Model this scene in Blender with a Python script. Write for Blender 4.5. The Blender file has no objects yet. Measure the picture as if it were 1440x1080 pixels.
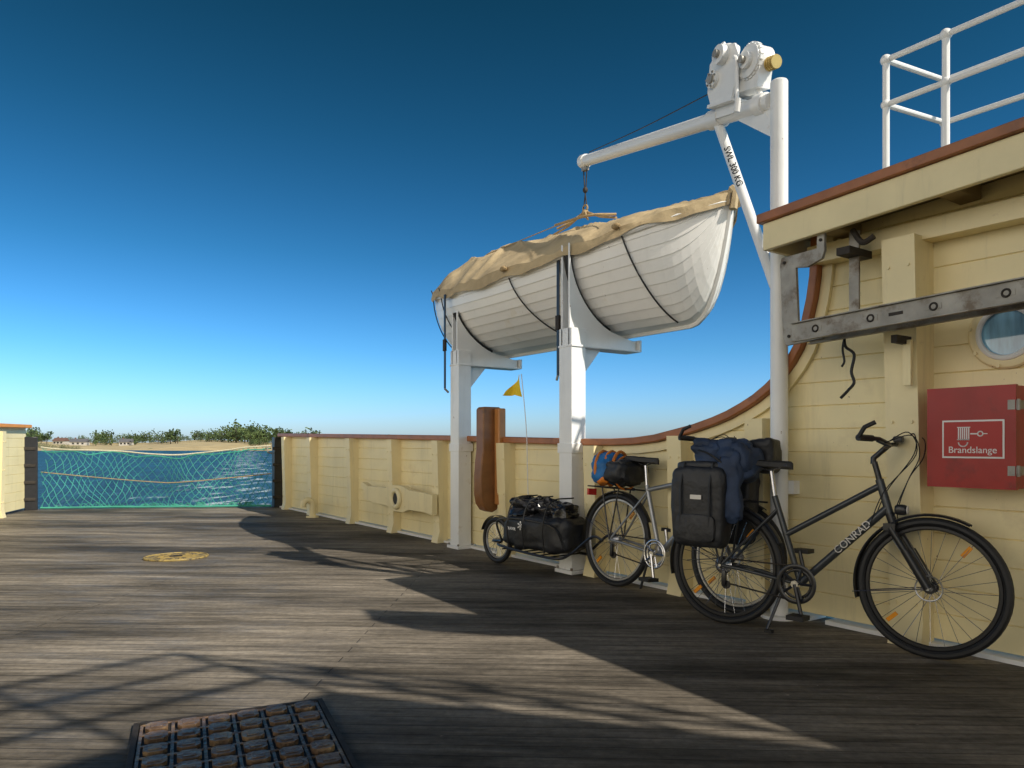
import bpy, math, random
from mathutils import Vector, Matrix, noise
random.seed(7)
SC=bpy.context.scene
V=Vector
# ---------------------------------------------------------------- world frame
# X = along the starboard bulwark towards the stern, Y = inboard from bulwark, Z = up from deck
def C(x,y):            # position given as (right, ahead) of the viewing spot -> world x,y
    return (-1.505-.5754*x+.8179*y, 4.04-.8179*x-.5754*y)

# ---------------------------------------------------------------- materials
def mat(name,col,rough=.5,metal=0.,var=.12,scale=6,bump=0.,bscale=40,grime=None,gs=3,gth=.6,gw=.12,stretch=(1,1,1),spec=.5,streak=0):
    m=bpy.data.materials.new(name); m.use_nodes=True
    nt=m.node_tree; N=nt.nodes; L=nt.links; b=N['Principled BSDF']
    b.inputs['Roughness'].default_value=rough; b.inputs['Metallic'].default_value=metal
    b.inputs['Specular IOR Level'].default_value=spec
    tc=N.new('ShaderNodeTexCoord'); mp=N.new('ShaderNodeMapping'); mp.inputs['Scale'].default_value=stretch
    L.new(tc.outputs['Object'],mp.inputs[0])
    n=N.new('ShaderNodeTexNoise'); n.inputs['Scale'].default_value=scale; n.inputs['Detail'].default_value=6
    L.new(mp.outputs[0],n.inputs['Vector'])
    r=N.new('ShaderNodeMapRange'); r.inputs[1].default_value=.3; r.inputs[2].default_value=.7
    L.new(n.outputs['Fac'],r.inputs[0])
    mx=N.new('ShaderNodeMix'); mx.data_type='RGBA'
    mx.inputs[6].default_value=[c*(1-var) for c in col]+[1]; mx.inputs[7].default_value=[min(1,c*(1+var)) for c in col]+[1]
    L.new(r.outputs[0],mx.inputs[0]); out=mx.outputs[2]
    def layer(out,sc,st,th,w_,c,amt=1,det=10):
        mq=N.new('ShaderNodeMapping'); mq.inputs['Scale'].default_value=st; L.new(tc.outputs['Object'],mq.inputs[0])
        n2=N.new('ShaderNodeTexNoise'); n2.inputs['Scale'].default_value=sc; n2.inputs['Detail'].default_value=det; n2.inputs['Roughness'].default_value=.65
        L.new(mq.outputs[0],n2.inputs['Vector'])
        r2=N.new('ShaderNodeMapRange'); r2.inputs[1].default_value=th; r2.inputs[2].default_value=th+w_; r2.inputs[4].default_value=amt
        L.new(n2.outputs['Fac'],r2.inputs[0])
        m2=N.new('ShaderNodeMix'); m2.data_type='RGBA'; L.new(r2.outputs[0],m2.inputs[0]); L.new(out,m2.inputs[6]); m2.inputs[7].default_value=list(c)+[1]
        return m2.outputs[2]
    if grime: out=layer(out,gs,stretch,gth,gw,grime)
    if streak:
        out=layer(out,4,(3,3,.35),.55,.2,tuple(c*.55 for c in col),streak)       # vertical runs
        out=layer(out,26,(1,1,.6),.70,.03,(.22,.10,.04),.8,4)                  # rust specks
    L.new(out,b.inputs['Base Color'])
    if bump>0:
        n3=N.new('ShaderNodeTexNoise'); n3.inputs['Scale'].default_value=bscale; n3.inputs['Detail'].default_value=4
        L.new(mp.outputs[0],n3.inputs['Vector'])
        bp=N.new('ShaderNodeBump'); bp.inputs['Strength'].default_value=bump; bp.inputs['Distance'].default_value=.01
        L.new(n3.outputs['Fac'],bp.inputs['Height']); L.new(bp.outputs[0],b.inputs['Normal'])
    return m
cream=mat('cream_paint',(.88,.76,.44),.42,var=.08,scale=2.2,bump=.3,bscale=16,grime=(.62,.50,.28),gs=2.2,gth=.58,gw=.25,streak=.35)
cream2=mat('cream_trim',(.88,.75,.43),.4,var=.05,scale=4,bump=.25,bscale=22,grime=(.5,.34,.17),gs=5,gth=.66,gw=.15,streak=.35)
brown=mat('brown_paint',(.36,.13,.045),.4,var=.2,scale=7,bump=.2,bscale=30,grime=(.2,.08,.04),gs=6,gth=.58)
brownb=mat('bitt_brown',(.26,.11,.035),.45,var=.2,scale=7,bump=.2,bscale=20,grime=(.15,.07,.03),gs=6,gth=.58)
orange=mat('orange_cap',(.75,.28,.03),.4,var=.15)
white=mat('white_paint',(.86,.86,.84),.33,var=.04,scale=5,bump=.15,bscale=26,grime=(.62,.55,.45),gs=5,gth=.64,gw=.15,streak=.22)
hullw=mat('hull_white',(.92,.90,.85),.36,var=.03,scale=3,bump=.2,bscale=10,grime=(.78,.70,.55),gs=3,gth=.6,gw=.2,streak=.15)
canvas=mat('canvas_tan',(.52,.40,.23),.85,var=.16,scale=5,bump=.8,bscale=14,grime=(.36,.27,.15),gs=3,gth=.52,gw=.2)
rope=mat('rope_tan',(.40,.28,.14),.9,var=.2,scale=60)
dark=mat('black_rubber',(.015,.015,.016),.55,var=.2,scale=30)
blk=mat('black_paint',(.02,.02,.022),.3,var=.2,scale=20)
blkfab=mat('black_fabric',(.018,.019,.022),.5,var=.3,scale=12,bump=1,bscale=14,grime=(.05,.05,.05),gs=6,gth=.6)
bagpl=mat('black_plastic_sheet',(.015,.015,.017),.2,var=.3,scale=12,bump=1,bscale=13)
navy=mat('navy_fabric',(.025,.045,.095),.7,var=.35,scale=9,bump=1,bscale=12)
blue=mat('blue_fabric',(.02,.16,.42),.6,var=.2,scale=9,bump=.7,bscale=20)
orf=mat('orange_fabric',(.75,.22,.02),.6,var=.2,scale=9,bump=.3)
steel=mat('weathered_aluminium',(.34,.32,.28),.55,.3,var=.25,scale=9,bump=.3,bscale=40,grime=(.18,.14,.10),gs=7,gth=.50)
chrome=mat('chrome',(.6,.6,.62),.25,.95,var=.08,scale=20)
rim=mat('rim_alloy',(.42,.42,.43),.35,.8,var=.1)
rimd=mat('rim_black',(.03,.03,.032),.35,.3,var=.1)
greyframe=mat('grey_frame_paint',(.06,.065,.07),.3,.3,var=.08)
silverframe=mat('silver_frame_paint',(.35,.36,.37),.35,.6,var=.08)
red=mat('red_paint',(.36,.012,.008),.38,var=.16,scale=4,bump=.2,bscale=10,grime=(.22,.012,.01),gs=5,gth=.54,streak=.25)
signred=mat('sign_red',(.42,.02,.015),.45,var=.05)
signw=mat('sign_white',(.8,.78,.74),.5,var=.04)
yellow=mat('yellow_cloth',(.85,.60,.02),.7,var=.08)
yelp=mat('yellow_paint',(.36,.26,.08),.65,var=.25,scale=12,grime=(.10,.08,.05),gs=16,gth=.48,gw=.1)
netm=mat('teal_net',(.06,.34,.25),.85,var=.3,scale=1.5)
rust=mat('rusty_iron',(.20,.125,.075),.42,.3,var=.4,scale=20,bump=.8,bscale=40,grime=(.38,.25,.13),gs=12,gth=.50)
rustd=mat('rusty_dark',(.035,.028,.022),.7,.2,var=.4,scale=20)
amber=mat('amber_reflector',(.8,.3,.02),.2)
brass=mat('bronze_fitting',(.5,.36,.12),.4,.4)
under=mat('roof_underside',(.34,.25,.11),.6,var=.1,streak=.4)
glassm=mat('window_glass',(.25,.5,.8),.04,0,var=.5,scale=6,stretch=(3,1,.5),spec=1.)
roofm=mat('upper_deck_paint',(.25,.26,.24),.7)

# ---------------------------------------------------------------- mesh builder
class MB:
    def __init__(s): s.v=[];s.f=[];s.m=[];s.mats=[]
    def add(s,vs,fs,mt,M=None):
        if mt not in s.mats: s.mats.append(mt)
        k=s.mats.index(mt); o=len(s.v)
        for p in vs:
            p=V(p); s.v.append(M@p if M is not None else p)
        for f in fs: s.f.append([i+o for i in f]); s.m.append(k)
    def box(s,a,b,mt,M=None):
        x0,y0,z0=a;x1,y1,z1=b
        vs=[(x0,y0,z0),(x1,y0,z0),(x1,y1,z0),(x0,y1,z0),(x0,y0,z1),(x1,y0,z1),(x1,y1,z1),(x0,y1,z1)]
        s.add(vs,[(3,2,1,0),(4,5,6,7),(0,1,5,4),(1,2,6,5),(2,3,7,6),(3,0,4,7)],mt,M)
    def tube(s,pts,r,mt,n=8,M=None,cap=True):
        pts=[V(p) for p in pts]; k=len(pts)
        rs=r if isinstance(r,(list,tuple)) else [r]*k
        t0=(pts[1]-pts[0]).normalized()
        up=V((0,0,1)) if abs(t0.z)<.9 else V((1,0,0))
        nn=t0.cross(up).normalized(); vs=[];fs=[]
        for i,p in enumerate(pts):
            if i==0:t=t0
            elif i==k-1:t=(pts[-1]-pts[-2]).normalized()
            else:t=((pts[i+1]-p).normalized()+(p-pts[i-1]).normalized()).normalized()
            nn=(nn-t*nn.dot(t)).normalized(); bb=t.cross(nn)
            for j in range(n):
                a=2*math.pi*j/n; vs.append(p+(nn*math.cos(a)+bb*math.sin(a))*rs[i])
        for i in range(k-1):
            for j in range(n):
                fs.append((i*n+j,i*n+(j+1)%n,(i+1)*n+(j+1)%n,(i+1)*n+j))
        if cap: fs.append(tuple(range(n))[::-1]); fs.append(tuple((k-1)*n+j for j in range(n)))
        s.add(vs,fs,mt,M)
    def curve(s,pts,r,mt,n=6,M=None,k=6):     # smooth (Catmull-Rom) tube
        P=[V(p) for p in pts];P=[P[0]*2-P[1]]+P+[P[-1]*2-P[-2]];o=[]
        for i in range(1,len(P)-2):
            for q in range(k):
                t=q/k;a,b,c,d=P[i-1:i+3]
                o.append(.5*((2*b)+(c-a)*t+(2*a-5*b+4*c-d)*t*t+(3*b-a-3*c+d)*t**3))
        o.append(P[-2]); s.tube(o,r,mt,n,M)
    def torus(s,c,R,r,mt,ax='y',N=40,n=8,M=None,a0=0,a1=2*math.pi,sq=(1,1)):
        vs=[];fs=[];full=abs(a1-a0-2*math.pi)<1e-6; K=N if full else N+1
        for i in range(K):
            a=a0+(a1-a0)*i/N
            for j in range(n):
                b=2*math.pi*j/n; rr=R+r*sq[0]*math.cos(b); h=r*sq[1]*math.sin(b)
                x,z=rr*math.cos(a),rr*math.sin(a)
                p={'y':(x,h,z),'x':(h,x,z),'z':(x,z,h)}[ax]
                vs.append(V(c)+V(p))
        for i in range(N):
            for j in range(n):
                i2=(i+1)%K; fs.append((i*n+j,i*n+(j+1)%n,i2*n+(j+1)%n,i2*n+j))
        s.add(vs,fs,mt,M)
    def prism(s,poly,vec,mt,M=None):     # poly 3d points, extruded by vec
        vec=V(vec);n=len(poly); vs=[V(p) for p in poly]+[V(p)+vec for p in poly]
        fs=[tuple(range(n))[::-1],tuple(range(n,2*n))]+[(i,(i+1)%n,n+(i+1)%n,n+i) for i in range(n)]
        s.add(vs,fs,mt,M)
    def cyl(s,a,b,r,mt,n=20,M=None): s.tube([a,b],r,mt,n,M)
    def soft(s,c,sz,mt,e=.35,nu=20,nv=14,ns=.0,nf=6,M=None,taper=0,cr=0):
        if ns>0 and cr==0: cr=ns
        if ns>0: nu=int(nu*1.8);nv=int(nv*1.8)
        vs=[];fs=[]
        def pw(x,p): return math.copysign(abs(x)**p,x)
        for i in range(nv+1):
            ph=-math.pi/2+math.pi*i/nv
            for j in range(nu):
                th=2*math.pi*j/nu
                x=pw(math.cos(ph),e)*pw(math.cos(th),e);y=pw(math.cos(ph),e)*pw(math.sin(th),e);z=pw(math.sin(ph),e)
                k=1+taper*z
                p=V((x*sz[0]/2*k,y*sz[1]/2*k,z*sz[2]/2)); q=V(c)+p
                if ns: 
                    d=noise.noise(q*nf)+.5*noise.noise(q*nf*2.3)
                    cz=1-abs(noise.noise(V((q.x*nf*1.3,q.y*nf*2.2,q.z*nf*2.2))+V((3,1,7))))*4   # crease ridges
                    q=q+(p.normalized()*(d*ns-max(0,cz)*cr*.55) if p.length>0 else V((0,0,0)))
                vs.append(q)
        for i in range(nv):
            for j in range(nu): fs.append((i*nu+j,i*nu+(j+1)%nu,(i+1)*nu+(j+1)%nu,(i+1)*nu+j))
        s.add(vs,fs,mt,M)
    def build(s,name,ang=35,bevel=0,recenter=True):
        o=V((0,0,0))
        if recenter:
            xs=[p.x for p in s.v];ys=[p.y for p in s.v];zs=[p.z for p in s.v]
            o=V(((min(xs)+max(xs))/2,(min(ys)+max(ys))/2,min(zs)))
        me=bpy.data.meshes.new(name); me.from_pydata([tuple(p-o) for p in s.v],[],s.f)
        for m in s.mats: me.materials.append(m)
        me.polygons.foreach_set('material_index',s.m)
        import bmesh
        bm=bmesh.new(); bm.from_mesh(me); bmesh.ops.recalc_face_normals(bm,faces=bm.faces); bm.to_mesh(me); bm.free()
        me.polygons.foreach_set('use_smooth',[True]*len(me.polygons))
        me.set_sharp_from_angle(angle=math.radians(ang)); me.update()
        ob=bpy.data.objects.new(name,me); ob.location=o; SC.collection.objects.link(ob)
        if bevel:
            b=ob.modifiers.new('bevel','BEVEL'); b.width=bevel; b.segments=2; b.limit_method='ANGLE'; b.angle_limit=math.radians(40)
        return ob
def text(mb,body,size,mt,M,ext=.0015):
    cu=bpy.data.curves.new('t','FONT'); cu.body=body; cu.size=size; cu.extrude=ext; cu.align_x='CENTER'; cu.align_y='CENTER'
    ob=bpy.data.objects.new('t',cu); SC.collection.objects.link(ob)
    bpy.context.view_layer.update()
    dg=bpy.context.evaluated_depsgraph_get(); me=ob.evaluated_get(dg).to_mesh()
    mb.add([v.co.copy() for v in me.vertices],[tuple(p.vertices) for p in me.polygons],mt,M)
    ob.evaluated_get(dg).to_mesh_clear(); bpy.data.objects.remove(ob); bpy.data.curves.remove(cu)
def frame(o,x,y,z): 
    x,y,z=V(x),V(y),V(z)
    return Matrix(((x.x,y.x,z.x,o[0]),(x.y,y.y,z.y,o[1]),(x.z,y.z,z.z,o[2]),(0,0,0,1)))

# ---------------------------------------------------------------- deck
dk=MB()
dkm=bpy.data.materials.new('deck_planks'); dkm.use_nodes=True
nt=dkm.node_tree;N=nt.nodes;L=nt.links;b=N['Principled BSDF']
tc=N.new('ShaderNodeTexCoord');mp=N.new('ShaderNodeMapping');mp.inputs['Rotation'].default_value=(0,0,math.radians(-52.5));L.new(tc.outputs['Object'],mp.inputs[0])
br=N.new('ShaderNodeTexBrick');L.new(mp.outputs[0],br.inputs['Vector']);br.offset=.37
br.inputs['Scale'].default_value=1;br.inputs['Brick Width'].default_value=5.2;br.inputs['Row Height'].default_value=.088
br.inputs['Mortar Size'].default_value=.0035;br.inputs['Mortar Smooth'].default_value=.7;br.inputs['Bias'].default_value=0
br.inputs['Color1'].default_value=(.218,.188,.148,1);br.inputs['Color2'].default_value=(.172,.147,.114,1);br.inputs['Mortar'].default_value=(.06,.05,.04,1)
def noi(scale,st,det=8,ro=.6):
    m=N.new('ShaderNodeMapping');m.inputs['Scale'].default_value=st;L.new(mp.outputs[0],m.inputs[0])
    n=N.new('ShaderNodeTexNoise');n.inputs['Scale'].default_value=scale;n.inputs['Detail'].default_value=det;n.inputs['Roughness'].default_value=ro;L.new(m.outputs[0],n.inputs['Vector']);return n.outputs['Fac']
def rng(x,a,b_,c=0,d=1):
    r=N.new('ShaderNodeMapRange');r.inputs[1].default_value=a;r.inputs[2].default_value=b_;r.inputs[3].default_value=c;r.inputs[4].default_value=d;L.new(x,r.inputs[0]);return r.outputs[0]
def mul(c,f):
    m=N.new('ShaderNodeMix');m.data_type='RGBA';m.blend_type='MULTIPLY';m.inputs[0].default_value=1;L.new(c,m.inputs[6]);L.new(f,m.inputs[7]);return m.outputs[2]
g1=rng(noi(10,(.25,3.5,1)),.3,.7,.65,1.3)      # grain streaks
g2=rng(noi(.8,(.45,1.6,1),10,.65),.40,.60,.38,1.35)     # worn / tarred bands
g4=rng(noi(2.6,(.35,2.6,1),6,.6),.36,.60,.65,1.15)
g3=rng(noi(24,(1,1,1),10,.75),.35,.65,.75,1.25)
col=mul(mul(mul(mul(br.outputs['Color'],g1),g2),g3),g4)
sp=rng(noi(13,(1,1,1),3,.5),.73,.77)           # pale scuffs
m=N.new('ShaderNodeMix');m.data_type='RGBA';L.new(sp,m.inputs[0]);L.new(col,m.inputs[6]);m.inputs[7].default_value=(.36,.31,.25,1)
L.new(m.outputs[2],b.inputs['Base Color'])
L.new(rng(noi(2.2,(1,2,1)),.35,.65,.5,.85),b.inputs['Roughness']);b.inputs['Specular IOR Level'].default_value=.22
ad=N.new('ShaderNodeMath');ad.operation='MULTIPLY_ADD';L.new(br.outputs['Fac'],ad.inputs[0]);ad.inputs[1].default_value=-1.2;L.new(g1,ad.inputs[2])
bp=N.new('ShaderNodeBump');bp.inputs['Strength'].default_value=.7;bp.inputs['Distance'].default_value=.007;L.new(ad.outputs[0],bp.inputs['Height']);L.new(bp.outputs[0],b.inputs['Normal'])
dk.prism([(-13,-.13,-.12),(11.05,-.13,-.12),(12.95,3.6,-.12),(-13,12.3,-.12)],(0,0,.12),dkm)
dk.build('ferry_deck',recenter=False)
hl=MB()
hullp=[(-13,-.14),(11.1,-.14),(13.0,3.62),(-13,12.32)]
hl.prism([(x,y,-2.4) for x,y in hullp],(0,0,2.27),mat('hull_side_black',(.03,.03,.035),.4))
hl.build('ferry_hull')

# ---------------------------------------------------------------- bulwarks
Z0=.038
def rz(s): return 2.395-.06*s
curve=[(10.93,1.235),(8,1.19),(5.3,1.145),(4,1.115),(3.2,1.098),(2.8,1.096),(2.556,1.103),(2.35,1.122),(2.133,1.161),(1.98,1.19),(1.818,1.232),(1.70,1.270),(1.587,1.318),(1.49,1.366),(1.399,1.425),(1.32,1.488),(1.247,1.57),(1.195,1.65),(1.150,1.76),(1.11,1.92),(1.09,2.05),(1.08,2.28)]
def topf(cv,near=None):
    def f(s):
        if s<=cv[-1][0]: return near(s) if near else cv[-1][1]
        for (a,za),(b_,zb) in zip(cv,cv[1:]):
            if b_<=s<=a: return zb+(za-zb)*(s-b_)/(a-b_)
        return cv[0][1]
    return f
def boards(mb,s0,s1,top,M=None,inset=.04,step=.25,fine=None):
    ss=[];s=s0
    while s<s1-1e-6:
        ss.append(s); s+=(.02 if fine and fine[0]<=s<fine[1] else step)
    ss.append(s1)
    z0=Z0
    while z0<2.9:
        z1=z0+.138
        for a,b_ in zip(ss,ss[1:]):
            ta,tb=top(a)-inset,top(b_)-inset
            if ta<=z0 and tb<=z0: continue
            def colm(s,t):
                lim=lambda z:max(z0,min(z,t))
                return [(s,-.008,z0),(s,0,lim(z0+.004)),(s,0,lim(z1-.004)),(s,-.008,lim(z1))]
            vs=colm(a,ta)+colm(b_,tb)
            mb.add(vs,[(0,1,5,4),(1,2,6,5),(2,3,7,6)],cream,M)
        z0=z1
    for a,b_ in zip(ss,ss[1:]):   # outer skin
        mb.add([(a,-.09,Z0),(b_,-.09,Z0),(b_,-.09,top(b_)-inset),(a,-.09,top(a)-inset)],[(0,1,2,3)],cream,M)
        mb.add([(a,-.010,Z0),(b_,-.010,Z0),(b_,-.010,top(b_)-inset),(a,-.010,top(a)-inset)],[(0,1,2,3)],cream,M)
        mb.add([(a,-.09,Z0),(b_,-.09,Z0),(b_,-.008,Z0),(a,-.008,Z0)],[(0,1,2,3)],cream,M)
def rib(mb,s,zt,w=.13,d0=.10,d1=.13,M=None):
    mb.prism([(s-w/2,-.007,.0),(s-w/2,d0+.03,.0),(s-w/2,d0,.12),(s-w/2,d1,zt),(s-w/2,-.007,zt)],(w,0,0),cream2,M)
    for z in (.22,zt*.55,zt-.15):
        for k in (-.3,.3): mb.cyl((s+w*k,d0,z),(s+w*k,d0+(d1-d0)*z/zt+.006,z),.009,cream2,8,M)
def rail(mb,cv,mt,d0=-.12,d1=.075,n0=-.055,n1=0,M=None):
    pr=[]
    for i,(s,z) in enumerate(cv):
        a=cv[max(0,i-1)];b_=cv[min(len(cv)-1,i+1)]
        t=V((a[0]-b_[0],a[1]-b_[1])).normalized(); nn=V((-t.y,t.x))
        pr.append([(s+nn.x*n,d,z+nn.y*n) for d,n in ((d0,n0),(d1,n0),(d1,n1),(d0,n1))])
    vs=[p for r in pr for p in r];fs=[]
    for i in range(len(pr)-1):
        for j in range(4): fs.append((4*i+j,4*i+(j+1)%4,4*i+4+(j+1)%4,4*i+4+j))
    fs+=[(0,1,2,3),tuple(4*(len(pr)-1)+j for j in range(4))]
    mb.add(vs,fs,mt,M)
w=MB();top=topf(curve,lambda s:rz(s)-.008)
boards(w,-6,10.9,top,fine=(1.0,2.7))
for s in (10.5,9.33,7.85,6.6,5.5,4.25,3.0,2.1): rib(w,s,top(s)-.057)
rib(w,1.44,top(1.52)-.14)
for s in (.50,-.75,-2,-3.2,-4.4): rib(w,s,2.12,w=.17,d0=.11,d1=.2)
w.box((-6,.002,2.10),(1.07,.12,2.2),cream2)
rail(w,[c for c in curve if c[0]<3.3],cream2,0.004,.03,-.12,-.058)
for a,b_ in ((-6,1.0),(1.1,10.9)): w.box((a,-.12,.003),(b_,.05,.026),white)
w.build('bulwark_wall',bevel=.004)
r_=MB();rail(r_,curve,brown);r_.build('wooden_handrail',bevel=.008)
# port side
P=frame((12.69,3.53,0),(-.9458,.324,0),(-.324,-.9458,0),(0,0,1))
cv2=[(20,1.30),(6,1.31),(-.05,1.365)]
w=MB();boards(w,0,20,topf(cv2),M=P,step=1)
for s in (1.3,2.7,4,5.4,6.8,8.2,9.6): rib(w,s,1.24,M=P)
w.build('bulwark_wall',bevel=.004)
r_=MB();rail(r_,cv2,orange,M=P);r_.build('wooden_handrail',bevel=.008)
for c,nm in (((10.98,.0),0),((12.70,3.42),1)):
    g=MB();g.box((c[0]-.07,c[1]-.05,0),(c[0]+.07,c[1]+.13,1.17),blk)
    for k in range(4): g.box((c[0]-.09,c[1]-.02,.15+.27*k),(c[0]-.071,c[1]+.16,.2+.27*k),rustd)
    g.curve([(c[0],c[1]+.14,.9),(c[0],c[1]+.22,.93),(c[0],c[1]+.22,1.02)],.015,steel)
    g.build('gate_post',bevel=.006)

# stern net
A=V((10.98,.16,0));B=V((12.68,3.32,0));D=(B-A);Ln=D.length;D.normalize()
def npt(u,v):
    sag=math.sin(math.pi*max(0,min(Ln,u))/Ln)
    zt=1.03-.13*sag**.8+.025*math.sin(u*3.1); zb=.02
    off=.09*noise.noise(V((u*1.3,v*2,0)))+.09*sag*(v)
    u2=u+.11*noise.noise(V((u*2,v*3,5)))
    p=A+D*u2; return V((p.x+off,p.y-off*.4,zb+(zt-zb)*v+.06*noise.noise(V((u*3,v*3,2)))*(1 if 0<v<1 else 0)))
g=MB();H=.62;cs=.112
k=-H
while k<Ln:
    for sg in (1,-1):
        pts=[]
        for i in range(17):
            v=i/16; u=(k+v*H) if sg>0 else (k+H-v*H)
            if 0<=u<=Ln: pts.append(npt(u,v))
        if len(pts)>1: g.tube(pts,.0048,netm,3,cap=False)
    k+=cs
ropew=mat('pale_rope',(.62,.58,.42),.9,var=.15,scale=40)
g.tube([npt(Ln*i/30,1) for i in range(31)],.014,ropew,6)
g.tube([npt(Ln*i/30,.985)+V((0,0,-.03)) for i in range(31)],.011,netm,6)
g.tube([npt(Ln*i/30,.0)+V((0,0,.01)) for i in range(31)],.018,netm,6)
for i in range(60):   # bunched slack mesh on the bottom rope
    u=random.uniform(.1,Ln-.3);g.curve([npt(u,.0),npt(u+.06,.06)+V((.03,0,0)),npt(u+.13,.01)],.006,netm,4,k=3)
g.tube([A+D*(Ln*i/24)+V((0,0,.42+.38*abs(i/24-.45)**1.2)) for i in range(25)],.009,rope,6)
g.build('safety_net')

# ---------------------------------------------------------------- roof overhang / upper deck
w=MB()
def slab(mb,s0,s1,d0,d1,za,zb,mt):
    vs=[(s0,d0,rz(s0)+za),(s1,d0,rz(s1)+za),(s1,d1,rz(s1)+za),(s0,d1,rz(s0)+za),(s0,d0,rz(s0)+zb),(s1,d0,rz(s1)+zb),(s1,d1,rz(s1)+zb),(s0,d1,rz(s0)+zb)]
    mb.add(vs,[(3,2,1,0),(4,5,6,7),(0,1,5,4),(1,2,6,5),(2,3,7,6),(3,0,4,7)],mt)
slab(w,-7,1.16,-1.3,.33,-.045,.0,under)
slab(w,-7,1.16,-1.25,.3,.002,.03,roofm)
slab(w,-7,1.19,.335,.372,-.155,.0,cream2)
slab(w,1.165,1.19,-1.3,.332,-.155,.0,cream2)
slab(w,-7,1.215,.33,.40,.003,.055,brown)
slab(w,1.15,1.215,-1.3,.328,.003,.055,brown)
s=.85
while s>-6:
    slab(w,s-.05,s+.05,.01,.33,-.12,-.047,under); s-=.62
w.build('roof_overhang',bevel=.005)
w=MB()
def post(s,d,z0,z1,r=.02): 
    w.tube([(s,d,z0),(s,d,z1)],r,white,10); w.soft((s,d,z1),(.066,.066,.066),white,1,12,8); w.soft((s,d,3.10),(.060,.060,.060),white,1,12,8)
    w.cyl((s,d,z0),(s,d,z0+.02),.05,white)
zt=3.37
for s in (.882,.538): post(s,-.4,rz(s)+.03,zt)
for s in (-.5,-1.6,-2.8,-4): post(s,-.4,rz(s)+.03,zt)
post(.80,-.95,rz(.8)+.03,zt)
for s in (-.4,-1.6,-2.8,-4): post(s,-.95,rz(s)+.03,zt)
for z in (zt,3.10):
    w.tube([(.882,-.4,z),(-6,-.4,z+.02)],.017,white,10)
    w.tube([(.882,-.4,z),(.80,-.95,z)],.017,white,10)
    w.tube([(.80,-.95,z),(-6,-.95,z)],.017,white,10)
w.build('upper_deck_railing')
# unseen strip on poles, outline shaped to cast the pointed deck shadow
w=MB()
shadow_pl=[(-1.50,.19),(-1.9,-.23),(-2.3,-.55),(-2.9,-.95),(-3.0,-.72),(-2.5,-.12),(-2.16,.16),(-1.8,.27)]
w.prism([(x,y,4.0) for x,y in shadow_pl],(0,0,.03),white)
for x,y in (shadow_pl[1],shadow_pl[3],shadow_pl[4],(-1.75,.05)): w.tube([(x,y,rz(x)+.03),(x,y,4.0)],.016,white)
w.build('shadow_panel')
# unseen wheelhouse and deckhouse forward (behind the viewer), roof outline shaped for its deck shadow
w=MB()
pl=[(-5.3,-.67),(-3.57,.66),(-4.0,3),(-4.6,7),(-10,7),(-10,-.67)]
w.prism([(x,y,4.5) for x,y in pl],(0,0,.15),cream2)
inn=[(-5.5,-.4),(-4.2,.8),(-4.7,3),(-5,6.7),(-9.7,6.7),(-9.7,-.4)]
w.prism([(x,y,2.5) for x,y in inn],(0,0,.9),white)
w.prism([(x,y,3.4) for x,y in inn],(0,0,.75),glassm)
w.prism([(x,y,4.15) for x,y in inn],(0,0,.35),white)
for (x,y) in inn: w.cyl((x*1.003,y,3.38),(x*1.003,y,4.17),.07,white)
w.box((-10,.42,2.36),(-4.9,8,2.49),cream2)
for y in (.5,3,5.5,7.6): w.cyl((-5.2,y,0),(-5.2,y,2.36),.07,white)
for z in (4.95,5.25,5.55):  # roof rail added for the thin shadow lines it throws on deck
    w.tube([(x,y,z) for x,y in (pl[0],pl[1],pl[2],pl[3],pl[4])],.024,white)
for i in range(4):
    for t in (0,.33,.66):
        p=V((*pl[i],0)).lerp(V((*pl[i+1],0)),t);w.tube([(p.x,p.y,4.65),(p.x,p.y,5.55)],.022,white)
w.build('wheelhouse')

# ---------------------------------------------------------------- porthole
w=MB();pc=(.067,0,1.59)
w.torus((pc[0],.014,pc[2]),.145,.03,cream2,N=40,sq=(1,.5))
w.torus((pc[0],.026,pc[2]),.122,.014,white,N=40)
vs=[(pc[0],.010,pc[2])]+[(pc[0]+.122*math.cos(a*math.pi/20),.010,pc[2]+.122*math.sin(a*math.pi/20)) for a in range(40)]
w.add(vs,[(0,1+i,1+(i+1)%40) for i in range(40)],glassm)
for i in range(8):
    a=i*math.pi/4+.2; w.cyl((pc[0]+.162*math.cos(a),.01,pc[2]+.162*math.sin(a)),(pc[0]+.162*math.cos(a),.035,pc[2]+.162*math.sin(a)),.009,cream2,8)
w.build('porthole_window')

# ---------------------------------------------------------------- fire hose cabinet
w=MB()
w.box((-.058,.0,.848),(.322,.225,1.318),red)
w.box((-.062,.229,.844),(.326,.252,1.322),red)
for z in (.93,1.23):
    w.box((-.072,.19,z-.02),(-.060,.25,z+.02),steel); w.cyl((-.07,.245,z-.025),(-.07,.245,z+.025),.008,steel,8)
    w.box((-.06,.2525,z-.022),(-.03,.256,z+.022),steel)
F=frame((.118,.2525,1.075),(-1,0,0),(0,0,1),(0,1,0))
w.box((-.135,-.09,.0005),(.135,.09,.003),signw,F)
w.box((-.127,-.082,.0035),(.127,.082,.005),signred,F)
for k in range(6): w.box((-.062+.009*k,-.005,.0055),(-.057+.009*k,.055,.007),signw,F)
w.box((-.066,-.004,.0055),(-.012,.0,.007),signw,F); w.box((-.066,.054,.0055),(-.008,.058,.007),signw,F)
w.torus((.035,.025,.006),.011,.003,signw,ax='z',N=16,n=4,M=F)
w.box((-.008,.022,.0055),(.024,.028,.007),signw,F); w.box((.046,.023,.0055),(.066,.027,.007),signw,F)
w.torus((-.04,-.015,.006),.02,.003,signw,ax='z',N=16,n=4,M=F,a0=math.pi,a1=2*math.pi)
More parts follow.
